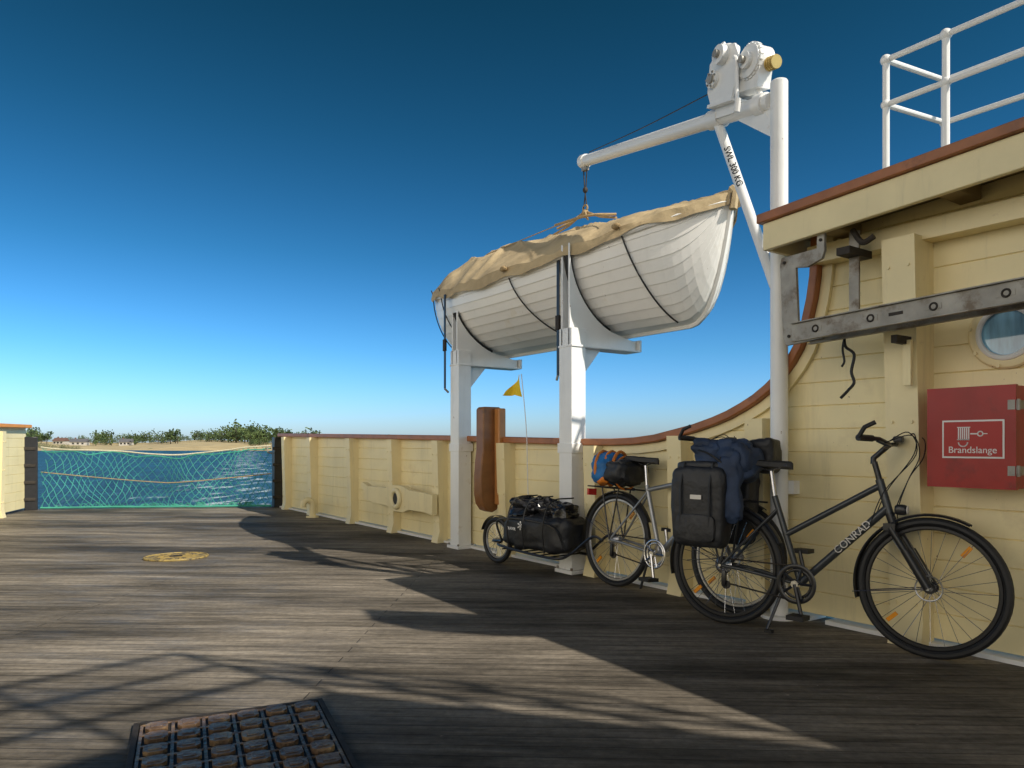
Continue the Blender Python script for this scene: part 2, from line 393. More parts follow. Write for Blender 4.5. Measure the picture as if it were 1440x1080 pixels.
text(w,'Brandslange',.044,signw,F@Matrix.Translation((0,-.052,.006)),.001)
w.build('fire_hose_cabinet',bevel=.004)

# ---------------------------------------------------------------- stowed gangway ladder on brackets
w=MB()
a=V((.93,.30,1.655));b_=V((-1.6,.30,1.76))
u=(b_-a).normalized();Ll=(b_-a).length
Fr=frame(a,u,(0,1,0),(u.cross(V((0,1,0)))))
if Fr.col[2].z<0: Fr=frame(a,u,(0,1,0),-(u.cross(V((0,1,0)))))
for y in (0,.16):
    w.box((0,y,-.045),(Ll,y+.012,.045),steel,Fr); w.box((0,y-.0,.046),(Ll,y+.03,.052),steel,Fr); w.box((0,y,-.052),(Ll,y+.03,-.046),steel,Fr)
for i in range(9):
    x=.14+i*.30; w.tube([(x,.0,0),(x,.17,0)],.014,steel,8,Fr)
    for yy in (.0125,.1725):
        w.box((x-.04,yy,-.014),(x+.035,yy+.002,.014),steel,Fr); w.torus((x,yy+.002,0),.016,.005,rustd,N=14,n=6,M=Fr)
        if i%2: w.box((x+.09,yy,-.008),(x+.16,yy+.001,.008),rustd,Fr)
hook=[(1.06,1.61),(.84,1.625),(.84,1.70),(.97,1.695),(.985,1.73),(1.0,2.04),(.93,2.03),(.84,2.06),(.825,2.10),(.825,2.25),(.865,2.25),(.87,2.12),(1.09,2.11),(1.10,2.07),(1.08,1.65)]
w.prism([(x,.315,z) for x,z in hook],(0,.022,0),steel)
for x,z in ((.845,2.22),(.845,2.16),(1.07,2.08),(1.04,1.66),(.9,1.66)): w.cyl((x,.337,z),(x,.345,z),.009,rustd,8)
w.box((.70,.2,1.72),(.755,.215,2.2),steel); w.box((.69,.1,2.06),(.765,.32,2.10),rustd)
w.curve([(.72,.24,2.2),(.66,.25,2.12),(.60,.24,2.14)],.016,rustd,8)
w.box((.44,.11,1.56),(.47,.32,1.60),rustd)
w.box((.42,.2,1.35),(.46,.225,1.58),cream2)
w.curve([(.76,.25,1.66),(.75,.26,1.58),(.70,.26,1.53),(.715,.26,1.44),(.70,.26,1.38),(.73,.265,1.34),(.77,.27,1.30)],.008,dark,6)
w.curve([(.75,.25,1.66),(.765,.26,1.57),(.755,.26,1.50),(.77,.26,1.47)],.006,dark,6)
w.build('gangway_ladder',bevel=.003)

# ---------------------------------------------------------------- lifeboat
S0,S1,DC=2.12,6.40,-.52
def zsheer(s):
    t=(s-S0)/(S1-S0); return 2.57+.27*abs(2*t-1)**2.1+(.05 if t<.5 else .0)*abs(2*t-1)**2
def beam(s):
    t=max(0,min(1,(s-S0)/(S1-S0))); return .015+.74*(max(0,1-abs(2*t-1)**2.3))**.8
def zkeel(s):
    z=2.0
    e=s-S0
    if e<.42: z+=(zsheer(s)-.02-2.0)*(1-e/.42)**2.6
    e=S1-s
    if e<.95: z+=(zsheer(s)-.02-2.0)*(1-e/.95)**2.4
    return z
def sec(s,q,off=0):
    bm_=beam(s);zk=zkeel(s);h=zsheer(s)-zk;a=q*math.pi/2
    y=bm_*math.sin(a)**.85; z=zk+h*(1-math.cos(a))**.85
    n=V((math.sin(a),-math.cos(a)))
    return y+n.x*off,z+n.y*off
lb=MB();NS=10;secs=[S0+(S1-S0)*(.5-.5*math.cos(math.pi*i/56)) for i in range(57)]
for sg in (1,-1):
    for k in range(NS):
        for s_a,s_b in zip(secs,secs[1:]):
            q0=(k/NS)**.9;q1=((k+1)/NS)**.9
            r=[]
            for s in (s_a,s_b):
                ya,za=sec(s,q0,.009);yb,zb=sec(s,q1,.002);yc,zc=sec(s,q1,.009)
                r+= [(s,DC+sg*ya,za),(s,DC+sg*yb,zb),(s,DC+sg*yc,zc)]
            lb.add(r,[(0,1,4,3),(1,2,5,4)],hullw)
kp=[(s,DC,zkeel(s)-.012) for s in secs]; lb.tube([(S0-.01,DC,zsheer(S0)+.06)]+kp+[(S1+.01,DC,zsheer(S1)+.05)],.022,hullw,6)
for sg in (1,-1): lb.tube([(s,DC+sg*(beam(s)+.018),zsheer(s)-.03) for s in secs],.02,hullw,6)
def ridge(s):
    t=(s-S0)/(S1-S0); pts=[(0,2.93),(.12,2.93),(.3,3.0),(.45,3.06),(.6,3.12),(.78,3.13),(.92,3.03),(1,2.95)]
    for (a,za),(b2,zb) in zip(pts,pts[1:]):
        if a<=t<=b2: return za+(zb-za)*(t-a)/(b2-a)
    return 2.95
cs=[S0-.03+(S1-S0+.06)*i/190 for i in range(191)]; nY=34
vs=[];fs=[]
for s in cs:
    sc=max(S0,min(S1,s)); bb=beam(sc)+.035; zs=zsheer(sc)
    row=[]
    for j in range(-2,nY+3):
        y=-1+2*j/nY; 
        if j<0 or j>nY:
            sg=-1 if j<0 else 1; kk=-j if j<0 else j-nY
            yy=sg*(bb+.008*kk+.012*noise.noise(V((s*9,sg,kk)))); z=zs+.03-kk*(.042+.008*math.sin(s*9)+.02*noise.noise(V((s*4,sg*3,0))))
        else:
            yy=y*bb; z=zs+.03+(ridge(sc)-zs-.03)*(1-abs(y)**1.8)
            wr=1-abs(noise.noise(V((s*2.0+y*3.0,y*1.2-s*.6,4))))*5
            fold=.026*noise.noise(V((s*2.2+y*1.5,y*2.5,1)))+.010*math.sin(s*15+4*y+5*noise.noise(V((s*1.5,y*2,7))))*(abs(y)**.5)+.03*max(0,wr)*(1-abs(y)**3)
            z+=fold
        row.append((s,DC+yy,z))
    vs+=row
W=nY+5
for i in range(len(cs)-1):
    for j in range(W-1): fs.append((i*W+j,i*W+j+1,(i+1)*W+j+1,(i+1)*W+j))
lb.add(vs,fs,canvas)
lb.tube([(S0-.03,DC+.02,2.80),(S0-.035,DC,2.93),(S0-.0,DC,2.97)],.03,canvas,6)
def lash(sa,sb,mt=dark,r=.007):
    pts=[]
    for i in range(20):
        q=1-i/19*.86; s=sa+(sb-sa)*(i/19); y,z=sec(s,q,.024); pts.append((s,DC+y,z))
    y,z=sec(sa,1,.05); pts.insert(0,(sa,DC+y,z+.06)); lb.tube(pts,r,mt,6)
lash(3.95,3.7);lash(2.78,2.55);lash(5.35,5.2);lash(5.9,5.75)
for sx in (3.95,2.78): y,z=sec(sx,1,.05); lb.soft((sx,DC+y+.02,z+.03),(.09,.05,.05),rope,1,10,6)
hk=V((3.79,-.52,3.20))
for p in ((3.5,-.3,3.04),(4.0,-.35,3.08),(3.35,-.5,3.05),(4.25,-.5,3.1)):
    p=V(p); lb.tube([hk+V((0,0,.02)),hk.lerp(p,.5)+V((0,0,-.01)),p],.011,rope,6)
lb.tube([hk,(4.75,-.05,2.95)],.005,rope,5); lb.tube([hk,(3.0,-.1,2.9)],.005,rope,5)
lb.curve([(3.35,-.5,3.08),(3.5,-.3,3.07),(4.0,-.33,3.11)],.012,rope,6)
lb.soft(hk,(.07,.07,.08),rope,1,12,8)
lb.build('lifeboat',ang=28)

# ---------------------------------------------------------------- cradle supports
def cradle(s,d):
    w=MB()
    w.box((s-.08,d-.075,.03),(s+.08,d+.075,2.0),white); w.box((s-.11,d-.1,.0),(s+.11,d+.1,.03),white)
    for sx in (-.09,.09):
        for yy in (-.085,.085): w.cyl((s+sx,d+yy,.03),(s+sx,d+yy,.05),.012,steel,8)
    w.box((s-.095,d-.09,.98),(s+.095,d+.082,1.06),white)
    poly=[(d+.075,1.86)]
    for i in range(15):
        q=.99-.8*i/14
        y,z=sec(s,q,.045)
        if DC+y<d+.075: 
            if len(poly)==1: poly.append((d+.075,z+.06)); poly.append((DC+y,z+.04))
            poly.append((DC+y,z))
    poly+=[(DC+.0,1.945),(DC-.05,1.945),(DC-.05,1.86)]
    for sx in (-.055,.035):
        w.prism([(s+sx,a,z) for a,z in poly],(.02,0,0),white)
    w.box((s-.09,DC-.07,1.845),(s+.09,d+.08,1.862),white)
    w.box((s-.09,DC-.085,1.85),(s+.09,DC-.06,1.95),white)
    w.prism([(s-.01,d-.07,1.845),(s-.01,d-.30,1.845),(s-.01,d-.07,1.58)],(.02,0,0),white)
    pts=[];
    for i in range(15):
        q=.97-.78*i/14;y,z=sec(s,q,.03)
        if DC+y<d+.07: pts.append((s,DC+y,z))
    for sx in (-.03,0,.03): w.tube([(p[0]+sx,p[1],p[2]) for p in pts],.016,dark,6)
    gy=DC+beam(s)+.045
    sb=s+.09
    w.box((sb,gy-.01,1.62),(sb+.035,gy,zsheer(s)-.02),blk)
    w.box((sb-.005,gy-.015,2.0),(sb+.04,gy+.01,2.12),rustd); w.tube([(sb+.017,gy,1.62),(sb+.017,d+.08,1.58)],.012,steel,6)
    w.build('lifeboat_cradle',bevel=.004)
cradle(5.0,.1);cradle(3.232,.1)

# ---------------------------------------------------------------- davit
w=MB();pb=V((1.2725,.1,0))
w.tube([pb,pb+V((0,0,3.25))],.052,white,24); w.cyl(pb,pb+V((0,0,.02)),.11,white); w.soft(pb+V((0,0,3.25)),(.104,.104,.04),white,1,20,8)
w.box((1.2,-.0,.75),(1.345,.06,.83),white)
a0=V((1.33,.09,3.16));a1=V((3.79,-.52,3.69)); ad_=(a1-a0).normalized()
w.tube([a0,a1+ad_*.03],.052,white,20); w.cyl(a1-ad_*.02,a1+ad_*.05,.062,white)
pt=lambda t:a0+(a1-a0)*t
w.tube([pt(.21)+V((0,0,-.04)),pb+V((.03,0,2.02))],.033,white,14)
side=ad_.cross(V((0,0,1))).normalized();
if side.y<0: side=-side
w.cyl(pt(.19),pt(.24),.066,white); w.cyl(pt(.02),pt(.05),.066,white)
w.prism([pb+V((.03,.0,2.92))-side*.01,pb+V((.03,0,3.2))-side*.01,pt(.13)-V((0,0,.05))-side*.01],side*.02,white)
w.tube([pt(.05)+V((0,0,.1)),pt(.02)+V((-.02,0,-.1))],.02,white,8)
upv=ad_.cross(side); 
if upv.z<0: upv=-upv
Fw=frame(pt(.155),ad_,side,upv)
pent=[(-.12,.05),(.10,.05),(.16,.15),(.17,.33),(.05,.42),(-.08,.40),(-.15,.30)]
w.prism([(x,-.10,z) for x,z in pent],(0,.015,0),white,Fw)
w.prism([(x,.085,z) for x,z in pent],(0,.015,0),white,Fw)
w.box((-.13,-.11,.045),(.13,.11,.065),white,Fw); w.box((-.10,-.06,-.02),(.10,.06,.045),white,Fw)
w.box((.02,-.085,.12),(.165,.084,.34),white,Fw)
w.cyl((0,-.084,.2),(0,.084,.2),.085,white,24,Fw)
w.cyl((.1,.10,.22),(.1,.125,.22),.055,white,20,Fw); w.cyl((.1,.125,.22),(.1,.14,.22),.03,steel,12,Fw)
w.cyl((.02,.10,.35),(.02,.15,.35),.06,white,20,Fw); w.cyl((.02,.15,.35),(.02,.175,.35),.025,steel,12,Fw)
for i in range(7):
    a=i*math.pi*2/7; w.cyl((.1+.045*math.cos(a),.12,.22+.045*math.sin(a)),(.1+.045*math.cos(a),.133,.22+.045*math.sin(a)),.007,steel,6,Fw)
w.soft((.10,0,.42),(.10,.12,.07),white,.6,14,8,M=Fw); w.cyl((.13,-.02,.40),(.13,.05,.46),.02,white,12,Fw)
w.cyl((-.20,-.06,.27),(-.20,.07,.27),.10,white,28,Fw); 
for i in range(20):
    a=i*math.pi*2/20; w.box((-.012,.03,.095),(.012,.06,.112),white,Fw@Matrix.Translation((-.20,0,.27))@Matrix.Rotation(a,4,'Y'))
w.cyl((-.20,.07,.27),(-.20,.10,.27),.05,white,20,Fw); w.cyl((-.20,.10,.27),(-.20,.13,.27),.022,steel,12,Fw)
w.box((-.30,-.05,.10),(-.10,.05,.24),white,Fw)
w.cyl((-.29,-.02,.24),(-.37,-.02,.24),.036,brass,18,Fw); 
for k in range(4): w.torus((-.305-.02*k,-.02,.24),.037,.006,brass,ax='x',N=18,n=6,M=Fw)
w.tube([(-.13,.12,.30),(-.16,.13,.28),(-.235,.13,-.02)],.014,white,8,Fw)
w.cyl((-.235,.13,-.05),(-.235,.13,.03),.02,white,10,Fw)
w.curve([pt(.22)+V((0,0,.2)),pt(.6)+V((0,0,.12)),pt(.97)+V((0,0,.07))],.004,rustd,5)
for dx in (-.025,.025): w.tube([(3.79+dx,-.52,3.63),(3.79+dx*.3,-.52,3.42),(3.79-dx,-.52,3.24)],.006,rustd,6)
w.soft((3.79,-.52,3.42),(.05,.05,.06),rustd,1,8,6); w.torus((3.79,-.52,3.25),.03,.009,rope,N=14,n=6)
w.box((3.76,-.54,3.60),(3.82,-.50,3.66),steel)
ta=pt(.21)+V((0,0,-.04));tb=pb+V((.03,0,2.02));dd=(tb-ta).normalized()
camp=V((-1.505,4.04,1.05)); mid=ta.lerp(tb,.30); nz=(camp-mid); nz=(nz-dd*nz.dot(dd)).normalized(); ny=nz.cross(dd)
text(w,'SWL 300 KG',.062,blk,frame(mid+nz*.0335,dd,ny,nz),.001)
w.build('boat_davit',bevel=0)

# ---------------------------------------------------------------- fittings on far bulwark
w=MB()
zc=.42
prof=[(5.42,zc-.12),(5.42,zc+.10),(5.95,zc+.12),(6.1,zc+.16),(6.4,zc+.16),(6.55,zc+.12),(7.05,zc+.12),(7.2,zc+.16),(7.25,zc+.12),(7.12,zc+.02),(7.15,zc-.03),(6.9,zc-.08),(6.5,zc-.09),(6.35,zc-.14),(6.1,zc-.14),(5.95,zc-.10),(5.6,zc-.10)]
w.prism([(x,.132,z) for x,z in prof],(0,.07,0),cream2)
w.torus((6.24,.212,zc+.01),.095,.032,cream2,N=28); w.torus((6.24,.227,zc+.01),.088,.014,white,N=28)
w.cyl((6.24,.197,zc+.01),(6.24,.219,zc+.01),.082,dark)
w.build('mooring_fairlead',bevel=.01)
w=MB()
w.curve([(8.95,.2,0),(8.95,.2,.17),(8.95,.22,.23),(8.95,.28,.25),(8.95,.33,.22),(8.95,.34,.15)],.045,cream2,14); w.cyl((8.95,.2,0),(8.95,.2,.02),.09,cream2)
w.build('vent_pipe')
w=MB()  # brown timber fender post hooked over the rail
pr=[(.02,1.385),(.05,1.405),(.21,1.405),(.235,1.385),(.235,1.0),(.25,.9),(.262,.75),(.262,.58),(.245,.49),(.20,.43),(.13,.405),(.08,.43),(.03,.50)]
w.prism([(4.37,d,z) for d,z in pr],(.13,0,0),brownb)
w.prism([(4.285,.035,z) if k==0 else (4.285,.115,z) for k,z in ((0,1.39),(1,1.39),(1,.88),(1,.60),(1,.48),(0,.50))],(.084,0,0),mat('orange_brown',(.50,.21,.06),.4,var=.12,streak=.3))
w.build('timber_fender',bevel=.012)

# deck hatch + grate
w=MB();hc=V((5.96,2.60,0));hr=Matrix.Translation(hc)@Matrix.Rotation(math.radians(-9.4),4,'Z')@Matrix.Diagonal((.88,.88,1,1))
def ell(a,b2,z,n=48): return [(a*math.cos(2*math.pi*i/n),b2*math.sin(2*math.pi*i/n),z) for i in range(n)]
w.prism(ell(.27,.30,.001),(0,0,.010),yelp,hr); w.torus((0,0,.008),.30,.010,yelp,ax='z',N=48,n=6,M=hr@Matrix.Diagonal((.93,1.03,1,1)))
for k in range(-3,4): 
    w.box((-.012+k*.07,-.2+abs(k)*.02,.011),(.012+k*.07,-.02,.016),yelp,hr); w.box((-.012+k*.07,.02,.011),(.012+k*.07,.2-abs(k)*.02,.016),yelp,hr)
w.box((-.02,-.06,.011),(.02,.06,.02),rustd,hr)
w.build('deck_hatch')
w=MB();gr=Matrix.Translation((1.115,3.335,0))@Matrix.Rotation(math.radians(-11.5),4,'Z')
gx,gy=.375,.315
w.box((-gx,-gy,.001),(gx,gy,.005),rustd,gr)
nx,ny_=7,6;px_,py_=2*gx/nx,2*gy/ny_
for i in range(nx):
    for j in range(ny_):
        cx=-gx+px_*(i+.5)+random.uniform(-.002,.002);cy=-gy+py_*(j+.5)+random.uniform(-.002,.002);h=.013+random.uniform(0,.007)
        a,b2=px_*.36,py_*.36
        poly=[(cx-a,cy-b2*.6),(cx-a*.6,cy-b2),(cx+a*.6,cy-b2),(cx+a,cy-b2*.6),(cx+a,cy+b2*.6),(cx+a*.6,cy+b2),(cx-a*.6,cy+b2),(cx-a,cy+b2*.6)]
        w.prism([(x,y,.0055) for x,y in poly],(0,0,h),rust,gr)
        w.box((cx-a*.55,cy-b2*.55,.0056+h),(cx+a*.55,cy+b2*.55,.0056+h+.002),rust,gr)
for i in range(nx+1): w.box((-gx+px_*i-.006,-gy,.0052),(-gx+px_*i+.006,gy,.010),rust,gr)
for j in range(ny_+1): w.box((-gx,-gy+py_*j-.006,.0052),(gx,-gy+py_*j+.006,.0095),rust,gr)
for (a,b2) in (((-gx-.03,-gy-.03),(gx+.03,-gy-.01)),((-gx-.03,gy+.01),(gx+.03,gy+.03)),((-gx-.03,-gy-.009),(-gx-.01,gy+.009)),((gx+.01,-gy-.009),(gx+.03,gy+.009))): w.box((a[0],a[1],.001),(b2[0],b2[1],.012),rustd,gr)
w.build('deck_grate',bevel=.003)

# ---------------------------------------------------------------- bicycles
def wheel(mb,x,R,M,tyre=.021,spk=28,rm=None):
    rm=rm or rim
    c=(x,0,R)
    mb.torus(c,R-tyre,tyre,dark,N=56,n=10,M=M); mb.torus(c,R-tyre*2-.008,.011,rm,N=56,n=6,M=M,sq=(1.1,.9))
    mb.torus(c,R-tyre*1.6,.0175,dark,N=56,n=4,M=M,sq=(.4,1))
    mb.cyl((x,-.035,R),(x,.035,R),.017,rim,12,M)
    for sy in (-.032,.032): mb.cyl((x,sy-.003,R),(x,sy+.003,R),.028,rm,16,M)
    for i in range(spk):
        a=2*math.pi*i/spk; sy=.03 if i%2 else -.03; b2=a+(.5 if (i//2)%2 else -.5)
        mb.tube([(x+.026*math.cos(b2),sy,R+.026*math.sin(b2)),(x+(R-.05)*math.cos(a),0,R+(R-.05)*math.sin(a))],.0013,chrome,4,M,cap=False)
    for a in (.9,3.9): mb.box((-.03,-.005,-.01),(.03,.005,.01),amber,M@Matrix.Translation((x+R*.7*math.cos(a),0,R+R*.7*math.sin(a)))@Matrix.Rotation(-a,4,'Y'))
def fender(mb,x,R,a0,a1,M):
    vs=[];fs=[];n=28
    for i in range(n+1):
        a=math.radians(a0+(a1-a0)*i/n)
        for y,r in ((-.027,R+.006),(-.018,R+.016),(0,R+.020),(.018,R+.016),(.027,R+.006)):
            vs.append((x+r*math.cos(a),y,R+r*math.sin(a)))
    for i in range(n):
        for j in range(4): fs.append((5*i+j,5*i+j+1,5*i+6+j,5*i+5+j))
    mb.add(vs,fs,blk,M)
def bicycle(rc,fc,lean,fm,step,steer=0):
    mb=MB();rc=V((rc[0],rc[1],0));fc=V((fc[0],fc[1],0));f=(fc-rc).normalized();up=V((0,0,1));lf=up.cross(f)
    ph=math.radians(lean);u2=up*math.cos(ph)+lf*math.sin(ph);l2=lf*math.cos(ph)-up*math.sin(ph)
    M=frame(rc,f,l2,u2)
    R=.345;WB=1.08;T=lambda p,r,m=fm,n=12,MM=M:mb.tube(p,r,m,n,MM)
    ht=V((.835,0,.87));hb=V((.885,0,.70));ax=(ht-hb).normalized()
    ST=M@Matrix.Translation(hb)@Matrix.Rotation(math.radians(steer),4,ax)@Matrix.Translation(-hb)
    wheel(mb,0,R,M,rm=rimd if step else rim);wheel(mb,WB,R,ST,rm=rimd if step else rim)
    bb=(.44,0,.29);st=(.285,0,.76)
    T([bb,st],.017);T([(.286,0,.75),(.262,0,.90)],.0135,chrome)
    T([ht,hb],.021);T([hb+V((-.005,0,.03)),bb],.021)
    tj=V(bb).lerp(V(st),.55 if step else .93)
    T([ht+V((.006,0,-.03)),tj],.017)
    for sy in (-1,1):
        T([(.42,sy*.03,.29),(.12,sy*.06,.335),(0,sy*.065,.345)],.010)
        T([V(bb).lerp(V(st),.9 if not step else .85)+V((0,sy*.012,0)),(0,sy*.065,.345)],.008)
    T([hb,hb+V((.02,0,-.055))],.022,blk,12,ST)
    mb.box((.875,-.07,.615),(.93,.07,.65),blk,ST)
    for sy in (-1,1):
        T([(.905,sy*.055,.63),(.985,sy*.055,.50)],.018,blk if step else fm,12,ST);T([(.975,sy*.055,.52),(WB,sy*.058,.345)],.022 if step else .013,blk if step else fm,12,ST)
    mb.cyl((WB,-.075,R),(WB,.075,R),.008,chrome,10,ST);mb.cyl((0,-.08,R),(0,.08,R),.008,chrome,10,M)
    mb.torus((WB,-.045,R),.06,.004,rim,N=24,n=5,M=ST)
    T([ht,ht+V((-.025,0,.09))],.015,blk,12,ST);h2=ht+V((-.03,0,.11));h3=h2+V((.075,0,.07))
    T([h2-V((0,0,.03)),h2,h3],.015,blk,12,ST)
    for sy in (-1,1):
        e=h3+V((-.06,sy*.30,.02))
        T([h3,h3+V((.01,sy*.08,.005)),h3+V((-.005,sy*.16,.02)),h3+V((-.04,sy*.25,.022)),e],.0115,blk,10,ST)
        T([h3+V((-.025,sy*.20,.021)),e],.0165,dark,12,ST)
        T([e,e+V((.03,sy*.005,.05)),e+V((.075,-sy*.01,.075))],.011,dark,10,ST)
        T([h3+V((-.01,sy*.18,.01)),h3+V((.05,sy*.17,-.02)),h3+V((.04,sy*.25,-.03))],.006,blk,8,ST)
        mb.curve([h3+V((.02,sy*.17,.0)),h3+V((.13,sy*.10,.04)),h3+V((.15,sy*.04,-.06)),h3+V((.09,0,-.18)),hb+V((.03,sy*.03,-.02)),(.96,sy*.05,.52)],.0028,dark,5,ST)
        mb.curve([h3+V((.02,sy*.14,.0)),h3+V((.10,sy*.05,.06)),h3+V((.12,-sy*.02,-.05)),ht+V((.03,sy*.02,-.06)),V(hb).lerp(V(bb),.2)+V((0,sy*.02,.01))],.0028,dark,5,ST)
    mb.soft(h3+V((.03,.05,.03)),(.05,.05,.035),blk,.5,10,6,M=ST)
    mb.soft(hb+V((.055,0,.02)),(.06,.055,.055),blk,.6,12,8,M=ST);mb.cyl(hb+V((.084,0,.02)),hb+V((.087,0,.02)),.022,signw,14,ST)
    vs=[];fs=[];prof=[(-.14,.078,0),(-.13,.085,.012),(-.06,.082,.012),(0,.05,.005),(.06,.028,.004),(.12,.02,.002),(.135,.008,-.01)]
    for x,hw,z in prof:
        for y,dz in ((-hw,-.035),(-hw,-.01),(-hw*.6,.0),(0,-.004),(hw*.6,.0),(hw,-.01),(hw,-.035)): vs.append((.25+x,y,.955+z+dz))
    for i in range(len(prof)-1):
        for j in range(6): fs.append((7*i+j,7*i+j+1,7*i+8+j,7*i+7+j))
    fs+=[tuple(range(7)),tuple(7*(len(prof)-1)+j for j in range(7))]; fs.append(tuple([7*i for i in range(len(prof))]+[7*i+6 for i in reversed(range(len(prof)))]))
    mb.add(vs,fs,dark,M)
    for sy in (-.02,.02): T([(.13,sy,.93),(.26,sy,.905),(.36,sy,.935)],.004,chrome,6)
    for k,rr in enumerate((.095,.075)): mb.torus((.44,-.05-.008*(1-k),.29),rr,.006,blk if step else chrome,N=32,n=6,M=M,sq=(1.3,.5))
    for i in range(5):
        a=i*2*math.pi/5;T([(.44,-.055,.29),(.44+.09*math.cos(a),-.055,.29+.09*math.sin(a))],.008,blk if step else chrome,6)
    if step: mb.torus((.44,-.064,.29),.097,.012,blk,N=32,n=6,M=M,sq=(1,.3))
    mb.cyl((.44,-.09,.29),(.44,.08,.29),.02,chrome,14,M)
    ca=math.radians(-75)
    for sy,a in ((-1,ca),(1,ca+math.pi)):
        e=V((.44+.17*math.cos(a),sy*.095,.29+.17*math.sin(a)))
        T([(.44,sy*.085,.29),e],.011,chrome if not step else blk,8); mb.box((e.x-.045,min(e.y,e.y+sy*.1),e.z-.012),(e.x+.045,max(e.y,e.y+sy*.1),e.z+.012),dark,M)
    T([(.44,-.055,.385),(0,-.05,.385)],.005,rustd,6);T([(.44,-.055,.195),(.03,-.05,.245)],.005,rustd,6)
    for k in range(6): mb.torus((0,-.03-.005*k,R),.05-.005*k,.0025,chrome,N=20,n=4,M=M)
    mb.soft((.02,-.06,.27),(.03,.025,.1),blk,.6,8,6,M=M);mb.cyl((.03,-.055,.235),(.03,-.045,.235),.025,blk,14,M)
    fender(mb,0,R,25,195,M);fender(mb,WB,R,62 if step else 60,195 if step else 150,ST)
    for sy in (-.04,.04):
        T([(0,sy*1.5,R),(-.33,sy*.7,R+.14)],.0025,chrome,4);T([(WB,sy*1.5,R),(WB-.36,sy*.7,R-.06)],.0025,chrome,4,ST)
    for sy in (-.06,.06):
        T([(.22,sy,.72),(-.28,sy,.73)],.006,blk,6);T([(0,sy*1.2,R),(-.12,sy,.73)],.006,blk,6);T([(0,sy*1.2,R),(.06,sy,.725)],.006,blk,6)
    for x in (-.27,-.1,.1): T([(x,-.06,.73),(x,.06,.73)],.005,blk,6)
    mb.box((-.31,-.04,.66),(-.29,.04,.71),mat('rear_light_red',(.6,.02,.02),.2),M)
    T([(.36,-.02,.27),(.30,-.03 if not step else -.10,.03)],.009,blk,8)
    if step: mb.box((.29,-.12,.012),(.33,-.08,.03),blk,M)
    return mb,M,ST,T,hb,bb
mb,M,ST,T,hb,bb=bicycle((1.361,.50),(.317,.26),3,greyframe,True,steer=0)
h=hb+V((-.005,0,.03));x_=(h-V(bb)).normalized(); nz=V((0,-1,0)); yv=nz.cross(x_)
text(mb,'CONRAD',.055,rim,M@frame(V(bb).lerp(h,.62)+V((0,-.0205,0)),x_,yv,nz),.001)
def pannier(sy):
    mb.soft((-.07,sy*.17,.68),(.33,.17,.46),blkfab,.28,28,18,ns=.010,nf=7,M=M,taper=.06)
    mb.soft((-.07,sy*.17,.915),(.32,.11,.06),blkfab,.5,20,10,ns=.008,nf=9,M=M)
    for x in (-.16,.02): T([(x,sy*.262,.50),(x,sy*.27,.80),(x,sy*.235,.93),(x,sy*.12,.945)],.006,dark,6)
    mb.soft((-.07,sy*.255,.56),(.25,.03,.16),blkfab,.4,16,8,M=M)
    mb.box((-.10,sy*.266-.001,.725),(-.03,sy*.266+.001,.75),rim,M)
pannier(-1);pannier(1)
mb.soft((.05,-.03,.95),(.30,.32,.27),navy,.65,26,18,ns=.045,nf=5,M=M)
mb.soft((-.05,-.10,1.0),(.22,.18,.16),navy,.65,20,14,ns=.035,nf=7,M=M)
mb.soft((.10,-.17,.80),(.16,.10,.42),navy,.6,20,16,ns=.03,nf=7,M=M)
mb.soft((.16,.12,.99),(.18,.2,.20),blkfab,.4,18,12,ns=.02,nf=8,M=M)
mb.curve([(-.15,-.16,1.02),(.0,-.22,.98),(.15,-.19,.86)],.006,dark,6,M);mb.curve([(.02,.05,1.09),(.03,-.12,1.07),(.05,-.2,.95)],.007,dark,6,M)
mb.build('bicycle')
mb,M,ST,T,hb,bb=bicycle((2.583,.24),(1.51,.235),4,silverframe,False,steer=3)
mb.soft((-.03,-.06,.87),(.22,.30,.24),blue,.7,24,16,ns=.02,nf=8,M=M)
mb.soft((.12,-.05,.84),(.2,.32,.2),blkfab,.6,20,14,ns=.03,nf=8,M=M)
for k in (-.07,-.0,.07): mb.torus((k-.02,-.06,.87),.125,.012,orf,ax='x',N=24,n=6,M=M@Matrix.Translation((0,-.06,.87))@Matrix.Rotation(.35,4,'Z')@Matrix.Translation((0,.06,-.87)))
mb.soft((-.02,-.15,.80),(.2,.1,.1),orf,.7,16,10,ns=.02,nf=9,M=M)
mb.torus((.12,-.05,.84),.12,.008,orf,ax='x',N=24,n=6,M=M)
mb.soft((.98,0,.92),(.16,.28,.2),blkfab,.4,18,12,ns=.015,nf=8,M=M)
mb.build('bicycle')
# ---------------------------------------------------------------- cargo trailer
w=MB();TM=frame((3.97,.345,0),(-.99,-.06,0),(.06,-.99,0),(0,0,1))
Rw=.205
w.torus((0,0,Rw),Rw-.022,.022,dark,N=40,n=8,M=TM);w.torus((0,0,Rw),Rw-.05,.01,rim,N=40,n=6,M=TM);w.cyl((0,-.04,Rw),(0,.04,Rw),.02,rim,12,TM)
for i in range(20):
    a=i*2*math.pi/20;w.tube([(0,.02*(-1)**i,Rw),(.155*math.cos(a),0,Rw+.155*math.sin(a))],.0015,chrome,4,TM)
for sy in (-1,1):
    w.curve([(0,sy*.05,Rw),(.18,sy*.09,.22),(.28,sy*.18,.20),(.95,sy*.18,.17),(1.08,sy*.10,.22)],.011,blk,8,TM)
    w.curve([(.22,sy*.12,.22),(.25,sy*.17,.42),(.9,sy*.18,.42),(1.02,sy*.12,.24)],.009,blk,8,TM)
    w.curve([(1.08,sy*.1,.22),(1.28,sy*.085,.36),(1.39,sy*.085,.345)],.011,blk,8,TM)
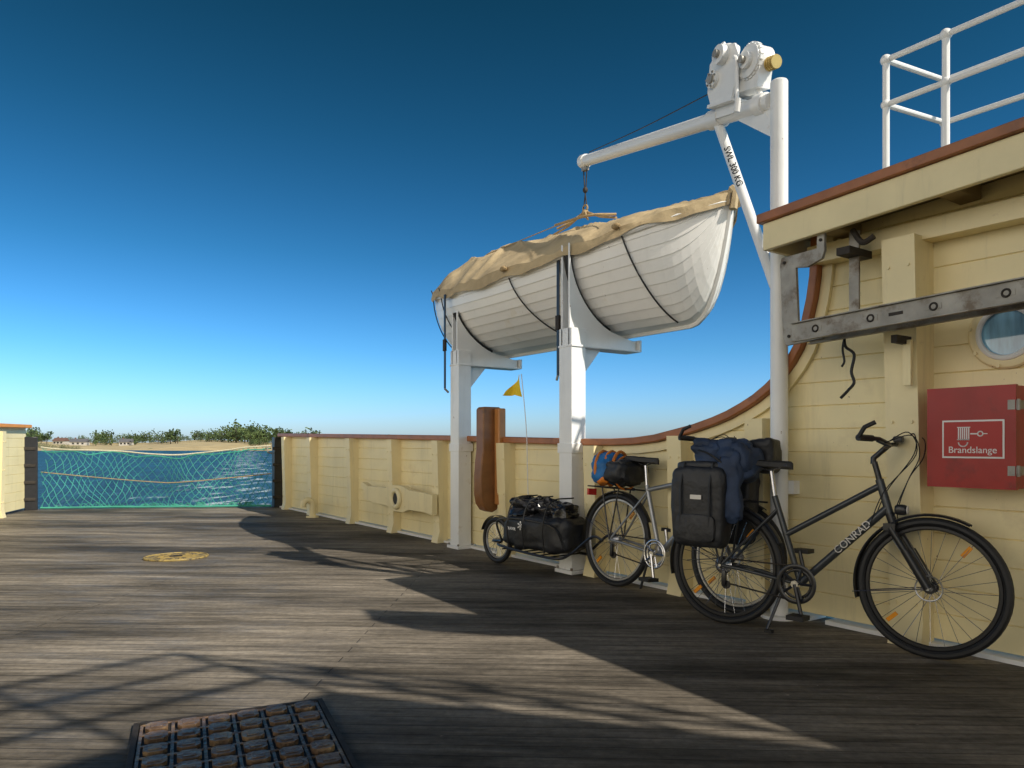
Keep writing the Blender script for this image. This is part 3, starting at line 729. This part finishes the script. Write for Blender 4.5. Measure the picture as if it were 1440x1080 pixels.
for k in range(6): w.tube([(.3+k*.12,-.18,.175),(.3+k*.12,.18,.175)],.006,blk,6,TM)
vs=[];fs=[]
for i in range(17):
    a=math.radians(10+150*i/16)
    for y in (-.03,.03): vs.append(((Rw+.014)*math.cos(a),y,Rw+(Rw+.014)*math.sin(a)))
for i in range(16): fs.append((2*i,2*i+1,2*i+3,2*i+2))
w.add(vs,fs,blk,TM)
w.soft((.63,0,.335),(.82,.36,.31),blkfab,.45,30,18,ns=.035,nf=5,M=TM)
w.soft((.52,0,.52),(.50,.32,.22),bagpl,.75,30,20,ns=.07,nf=6,M=TM)
w.soft((.78,.02,.50),(.36,.30,.18),bagpl,.75,24,16,ns=.06,nf=7,M=TM)
Ft=TM@frame((.62,-.196,.36),(1,0,0),(0,0,1),(0,-1,0))
text(w,'*',.16,signw,Ft@Matrix.Translation((-.05,.0,.008)),.002);text(w,'TRAVEL',.035,signw,Ft@Matrix.Translation((-.17,.0,.008)),.002)
for x in (.4,.6,.85): w.curve([(x,-.19,.2),(x,-.205,.42),(x+.02,-.13,.60),(x+.03,.1,.62)],.006,dark,6,TM)
w.build('bicycle_trailer')
w=MB()
bx,by=3.63,.25
w.curve([(bx,by,.30),(bx+.02,by,.8),(bx+.04,by,1.2),(bx+.11,by,1.66)],.004,signw,6)
vs=[];fs=[];n=10
for i in range(n+1):
    t=i/n
    for j in range(5):
        k=j/4; p=V((bx+.11-.012*(1-k),by,1.66-.20*(1-k)))
        e=V((bx+.28,by+.06,1.49)); q=p.lerp(e,t); vs.append(q+V((0,.025*math.sin(t*7+k*2),.01*math.sin(t*5))))
for i in range(n):
    for j in range(4): fs.append((5*i+j,5*i+j+1,5*i+6+j,5*i+5+j))
w.add(vs,fs,yellow); w.build('safety_flag')

# ---------------------------------------------------------------- sea, land, trees
sm=bpy.data.materials.new('sea_water');sm.use_nodes=True;nt=sm.node_tree;N=nt.nodes;L=nt.links;b=N['Principled BSDF']
b.inputs['Roughness'].default_value=.3;b.inputs['IOR'].default_value=1.33;b.inputs['Specular IOR Level'].default_value=.10
tc=N.new('ShaderNodeTexCoord');mp=N.new('ShaderNodeMapping');mp.inputs['Rotation'].default_value=(0,0,math.radians(-55));L.new(tc.outputs['Object'],mp.inputs[0])
wv=noi(1.1,(1.0,.30,1),8,.7);wb=noi(.22,(1.3,.45,1),7,.7);wv2=noi(.03,(.4,1.4,1),4,.6);fm=noi(1.1,(.8,.28,1),9,.7);wc=noi(.9,(.8,.22,1),6,.7)
mx=N.new('ShaderNodeMix');mx.data_type='RGBA';L.new(rng(wv,.40,.60),mx.inputs[0]);mx.inputs[6].default_value=(.002,.018,.036,1);mx.inputs[7].default_value=(.016,.088,.125,1)
m2=mul(mul(mx.outputs[2],rng(wv2,.3,.7,.7,1.25)),rng(wb,.38,.62,.5,1.4))
rot=N.new('ShaderNodeMapping');rot.inputs['Rotation'].default_value=(0,0,math.radians(16));L.new(tc.outputs['Object'],rot.inputs[0]);gp=N.new('ShaderNodeSeparateXYZ');L.new(rot.outputs[0],gp.inputs[0])
dy=N.new('ShaderNodeMath');dy.operation='SUBTRACT';L.new(gp.outputs['Y'],dy.inputs[0]);dy.inputs[1].default_value=4.2
ab=N.new('ShaderNodeMath');ab.operation='ABSOLUTE';L.new(dy.outputs[0],ab.inputs[0])
band=rng(ab.outputs[0],1.0,7,.13,0)
th=N.new('ShaderNodeMath');th.operation='ADD';L.new(fm,th.inputs[0]);L.new(band,th.inputs[1])
f1=rng(th.outputs[0],.66,.71);f2=rng(wc,.68,.71)
fa=N.new('ShaderNodeMath');fa.operation='MAXIMUM';L.new(f1,fa.inputs[0]);L.new(f2,fa.inputs[1])
m3=N.new('ShaderNodeMix');m3.data_type='RGBA';L.new(fa.outputs[0],m3.inputs[0]);L.new(m2,m3.inputs[6]);m3.inputs[7].default_value=(.5,.56,.56,1)
L.new(m3.outputs[2],b.inputs['Base Color'])
bp=N.new('ShaderNodeBump');bp.inputs['Strength'].default_value=1;bp.inputs['Distance'].default_value=.5;L.new(wv,bp.inputs['Height']);L.new(bp.outputs[0],b.inputs['Normal'])
w=MB();w.add([(-6000,-6000,-1.6),(6000,-6000,-1.6),(6000,6000,-1.6),(-6000,6000,-1.6)],[(0,1,2,3)],sm);w.build('sea',recenter=False)

lm=bpy.data.materials.new('fields');lm.use_nodes=True;nt=lm.node_tree;N=nt.nodes;L=nt.links;b=N['Principled BSDF'];b.inputs['Roughness'].default_value=.9
tc=N.new('ShaderNodeTexCoord');mp=N.new('ShaderNodeMapping');L.new(tc.outputs['Object'],mp.inputs[0])
vo=N.new('ShaderNodeTexVoronoi');vo.inputs['Scale'].default_value=.013;L.new(mp.outputs[0],vo.inputs['Vector'])
cr=N.new('ShaderNodeValToRGB');L.new(vo.outputs['Color'],cr.inputs[0]);cr.color_ramp.interpolation='CONSTANT'
e=cr.color_ramp.elements;e[0].color=(.50,.39,.20,1);e[0].position=0;e[1].color=(.12,.17,.05,1);e[1].position=.5
x=e.new(.6);x.color=(.46,.37,.20,1);x=e.new(.85);x.color=(.16,.18,.07,1)
L.new(mul(cr.outputs[0],rng(noi(.1,(1,1,1)),.3,.7,.75,1.15)),b.inputs['Base Color'])
def landh(a,r):
    shore=300+25*math.sin(a*9)+12*math.sin(a*31)
    if a>-.2: shore+= (a+.2)*900
    t=(r-shore)/130
    lim=1 if a<-.28 else max(0,1-(a+.28)/.14)
    hill=1+.75*math.exp(-((a+.40)/.06)**2)
    return -2.6+ max(0,min(1,t*6))*1.25 + max(0,min(1.0,t))*4.6*lim*(.85+.2*math.sin(a*7+1))*hill , shore
w=MB();vs=[];fs=[];na=90;nr=18
for i in range(na+1):
    a=-2.0+1.95*i/na
    for j in range(nr+1):
        r=270+18*j+ (j**3)*.12; z,_=landh(a,r); x,y=C(a*r,r); vs.append((x,y,z))
for i in range(na):
    for j in range(nr): fs.append((i*(nr+1)+j,i*(nr+1)+j+1,(i+1)*(nr+1)+j+1,(i+1)*(nr+1)+j))
w.add(vs,fs,lm);w.build('shore_land',recenter=False,ang=80)

leafA=mat('leaves_dark',(.028,.055,.018),.8,var=.35,scale=.3);leafB=mat('leaves_light',(.085,.125,.035),.8,var=.3,scale=.3);bark=mat('bark',(.09,.07,.05),.9)
w=MB()
def tree(x,y,z0,h,wd,con=False):
    w.tube([(x,y,z0-.5),(x+.1,y,z0+h*.35),(x,y,z0+h*.7)],[h*.03,h*.02,h*.008],bark,5)
    lob=[]
    for k in range(6):
        if con: break
        a=random.random()*6.28;rr=wd*.3*random.random()**.5
        c=V((x+rr*math.cos(a),y+rr*math.sin(a),z0+h*random.uniform(.30,.8)));lob.append((c,wd*random.uniform(.16,.28)))
        w.tube([(x,y,z0+h*.3),c],[h*.012,h*.004],bark,4)
    lf=leafA if random.random()<.5 else leafB
    nq=110 if not con else 80
    for q in range(nq):
        if con:
            t=random.random();rr=wd*.3*(1-t)*random.random()**.4;a=random.random()*6.28;c=V((x+rr*math.cos(a),y+rr*math.sin(a),z0+h*(.1+.9*t)))
        else:
            c0,r0=random.choice(lob);d=V((random.gauss(0,1),random.gauss(0,1),random.gauss(0,1))).normalized();c=c0+d*r0*random.uniform(.5,1.1)
        sz=h*.07*random.uniform(.6,1.3)
        u=V((random.gauss(0,1),random.gauss(0,1),random.gauss(0,1))).normalized();v=u.orthogonal().normalized()
        w.add([c-u*sz,c+v*sz*.8,c+u*sz,c-v*sz*.8],[(0,1,2,3)],lf if random.random()<.7 else (leafA if lf is leafB else leafB))
def px2a(px): return (px-720)/1050
def put(px,r,h,wd,con=False):
    a=px2a(px);z,_=landh(a,r);z=max(z,-1.5);x,y=C(a*r,r);tree(x,y,z,h,wd,con)
random.seed(3)
for i in range(250):
    px=random.uniform(40,442)
    env=.45+.75*max(0,noise.noise(V((px*.022,3.3,0)))+.35)+(.35 if px>330 else 0)+(.25 if px<80 else 0)
    r=random.uniform(405,480);h=random.choice((2.6,3.5,4.5,6.0,8.0))*random.uniform(.8,1.15)*env
    put(px,r,h,h*random.uniform(.9,1.6)+1.5)
for px in (135,157,190,247): put(px,395,random.uniform(6,9),3.2,True)
for px,h in ((58,6.5),(66,7.5),(240,9.5),(250,8),(352,7.5),(365,9),(376,8),(392,9.5),(408,8),(425,7)): put(px,392,h,h*.9)
for i in range(60): put(random.uniform(-700,45),random.uniform(390,470),random.uniform(3.5,6.5),8)
for i in range(14): put(random.uniform(534,552),random.uniform(640,660),random.uniform(8,11),7)
for i in range(30): put(random.uniform(45,110),random.uniform(325,345),random.uniform(1.2,2.0),random.uniform(4,8))
for i in range(30): put(random.uniform(350,442),random.uniform(355,385),random.uniform(2.2,4.2),random.uniform(4,7))
w.build('distant_trees',recenter=False)
rf=mat('roof_tile',(.16,.09,.07),.8);wl=mat('house_white',(.5,.47,.42),.7);rg=mat('roof_grey',(.12,.12,.13),.7)
for px,r,L_,m_,k_ in ((112,398,8,wl,rg),(86,400,6,wl,rf),(178,399,6,wl,rg)):
    a=px2a(px);z,_=landh(a,r);x,y=C(a*r,r);w=MB();Fh=Matrix.Translation((x,y,z-.3))@Matrix.Rotation(math.radians(50+px%20),4,'Z')
    w.box((-L_/2,-2.5,0),(L_/2,2.5,2.1),m_,Fh)
    w.prism([(-L_/2-.3,-2.9,2.1),(-L_/2-.3,2.9,2.1),(-L_/2-.3,0,3.8)],(L_+.6,0,0),k_,Fh)
    for k in range(3):
        for sy in (-2.53,2.5): w.box((-L_/2+1.0+k*L_/3.4,sy,.8),(-L_/2+2.0+k*L_/3.4,sy+.03,1.7),dark,Fh)
    w.box((L_/4-.3,-.3,3.2),(L_/4+.3,.3,4.4),rf,Fh)
    w.build('farmhouse')

# ---------------------------------------------------------------- light, sky
tosun=V((-1.1,-.47,1.0)).normalized();elev=math.asin(tosun.z);rotz=math.atan2(tosun.x,tosun.y)
ld=bpy.data.lights.new('sun','SUN');ld.energy=5;ld.angle=math.radians(.5);ld.color=(1,.92,.80)
lo=bpy.data.objects.new('sun',ld);lo.rotation_euler=tosun.to_track_quat('Z','Y').to_euler();SC.collection.objects.link(lo)
wd=bpy.data.worlds.new('World');SC.world=wd;wd.use_nodes=True;nt=wd.node_tree;N=nt.nodes;L=nt.links
bg=N['Background'];bg.inputs[1].default_value=.12
sk=N.new('ShaderNodeTexSky');sk.sky_type='NISHITA';sk.sun_disc=False;sk.sun_elevation=elev;sk.sun_rotation=rotz;sk.air_density=1.0;sk.dust_density=.6;sk.ozone_density=2.0
def vm(op,a,bv):
    n=N.new('ShaderNodeVectorMath');n.operation=op;L.new(a,n.inputs[0])
    if isinstance(bv,tuple): n.inputs[1].default_value=bv
    else: L.new(bv,n.inputs[1])
    return n
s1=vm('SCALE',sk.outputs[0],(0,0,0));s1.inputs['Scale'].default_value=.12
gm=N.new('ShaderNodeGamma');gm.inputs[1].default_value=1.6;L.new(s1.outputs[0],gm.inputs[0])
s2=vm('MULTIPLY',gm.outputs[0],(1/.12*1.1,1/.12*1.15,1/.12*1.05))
tc=N.new('ShaderNodeTexCoord')
sz=N.new('ShaderNodeSeparateXYZ');L.new(tc.outputs['Generated'],sz.inputs[0])
ra=N.new('ShaderNodeValToRGB');L.new(sz.outputs['Z'],ra.inputs[0]);e=ra.color_ramp.elements   # deep polarised tint by elevation (halved values)
e[0].position=0;e[0].color=(.44,.55,1.05,1);e[1].position=1;e[1].color=(.14,.24,.27,1)
for p,c in ((.05,(.36,.52,.94)),(.12,(.25,.48,.72)),(.24,(.15,.41,.52)),(.38,(.10,.35,.38)),(.52,(.07,.29,.27)),(.65,(.10,.24,.26))):
    x=e.new(p);x.color=(*c,1)
s3=vm('MULTIPLY',s2.outputs[0],ra.outputs[0]);s3b=vm('SCALE',s3.outputs[0],(0,0,0));s3b.inputs['Scale'].default_value=2.0
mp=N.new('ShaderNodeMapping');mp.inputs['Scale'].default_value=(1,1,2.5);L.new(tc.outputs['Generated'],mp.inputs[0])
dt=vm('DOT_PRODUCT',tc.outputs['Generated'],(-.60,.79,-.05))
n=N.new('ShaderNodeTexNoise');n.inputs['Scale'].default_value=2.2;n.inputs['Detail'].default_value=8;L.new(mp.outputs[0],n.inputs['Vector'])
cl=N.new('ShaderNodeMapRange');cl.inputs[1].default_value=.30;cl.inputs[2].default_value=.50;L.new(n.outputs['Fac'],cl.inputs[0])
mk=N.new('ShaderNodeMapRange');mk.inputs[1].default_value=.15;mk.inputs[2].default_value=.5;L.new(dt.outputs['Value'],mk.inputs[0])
lowfill=N.new('ShaderNodeMapRange');lowfill.inputs[1].default_value=.30;lowfill.inputs[2].default_value=.62;lowfill.inputs[3].default_value=1;lowfill.inputs[4].default_value=0;L.new(sz.outputs['Z'],lowfill.inputs[0])   # added fill bank kept low
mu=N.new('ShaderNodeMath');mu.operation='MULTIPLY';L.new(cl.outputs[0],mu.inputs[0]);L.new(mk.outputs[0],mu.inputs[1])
mu2=N.new('ShaderNodeMath');mu2.operation='MULTIPLY';L.new(mu.outputs[0],mu2.inputs[0]);L.new(lowfill.outputs[0],mu2.inputs[1])
mx=N.new('ShaderNodeMix');mx.data_type='RGBA';mx.clamp_result=False;L.new(mu2.outputs[0],mx.inputs[0]);L.new(s3b.outputs[0],mx.inputs[6]);mx.inputs[7].default_value=(17,15.6,13.4,1)  # bright unseen cloud bank behind the viewer, added as fill light
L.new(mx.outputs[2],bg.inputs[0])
# ---------------------------------------------------------------- camera
cd=bpy.data.cameras.new('camera');cd.sensor_width=36;cd.lens=36*1050/1440;cd.shift_y=85/1440;cd.clip_end=20000;cd.clip_start=.05
co=bpy.data.objects.new('camera',cd);co.location=(-1.505,4.04,1.05);co.rotation_euler=(math.radians(90),0,math.radians(-125.13));SC.collection.objects.link(co);SC.camera=co
SC.view_settings.view_transform='Standard';SC.view_settings.look='None';SC.view_settings.exposure=0
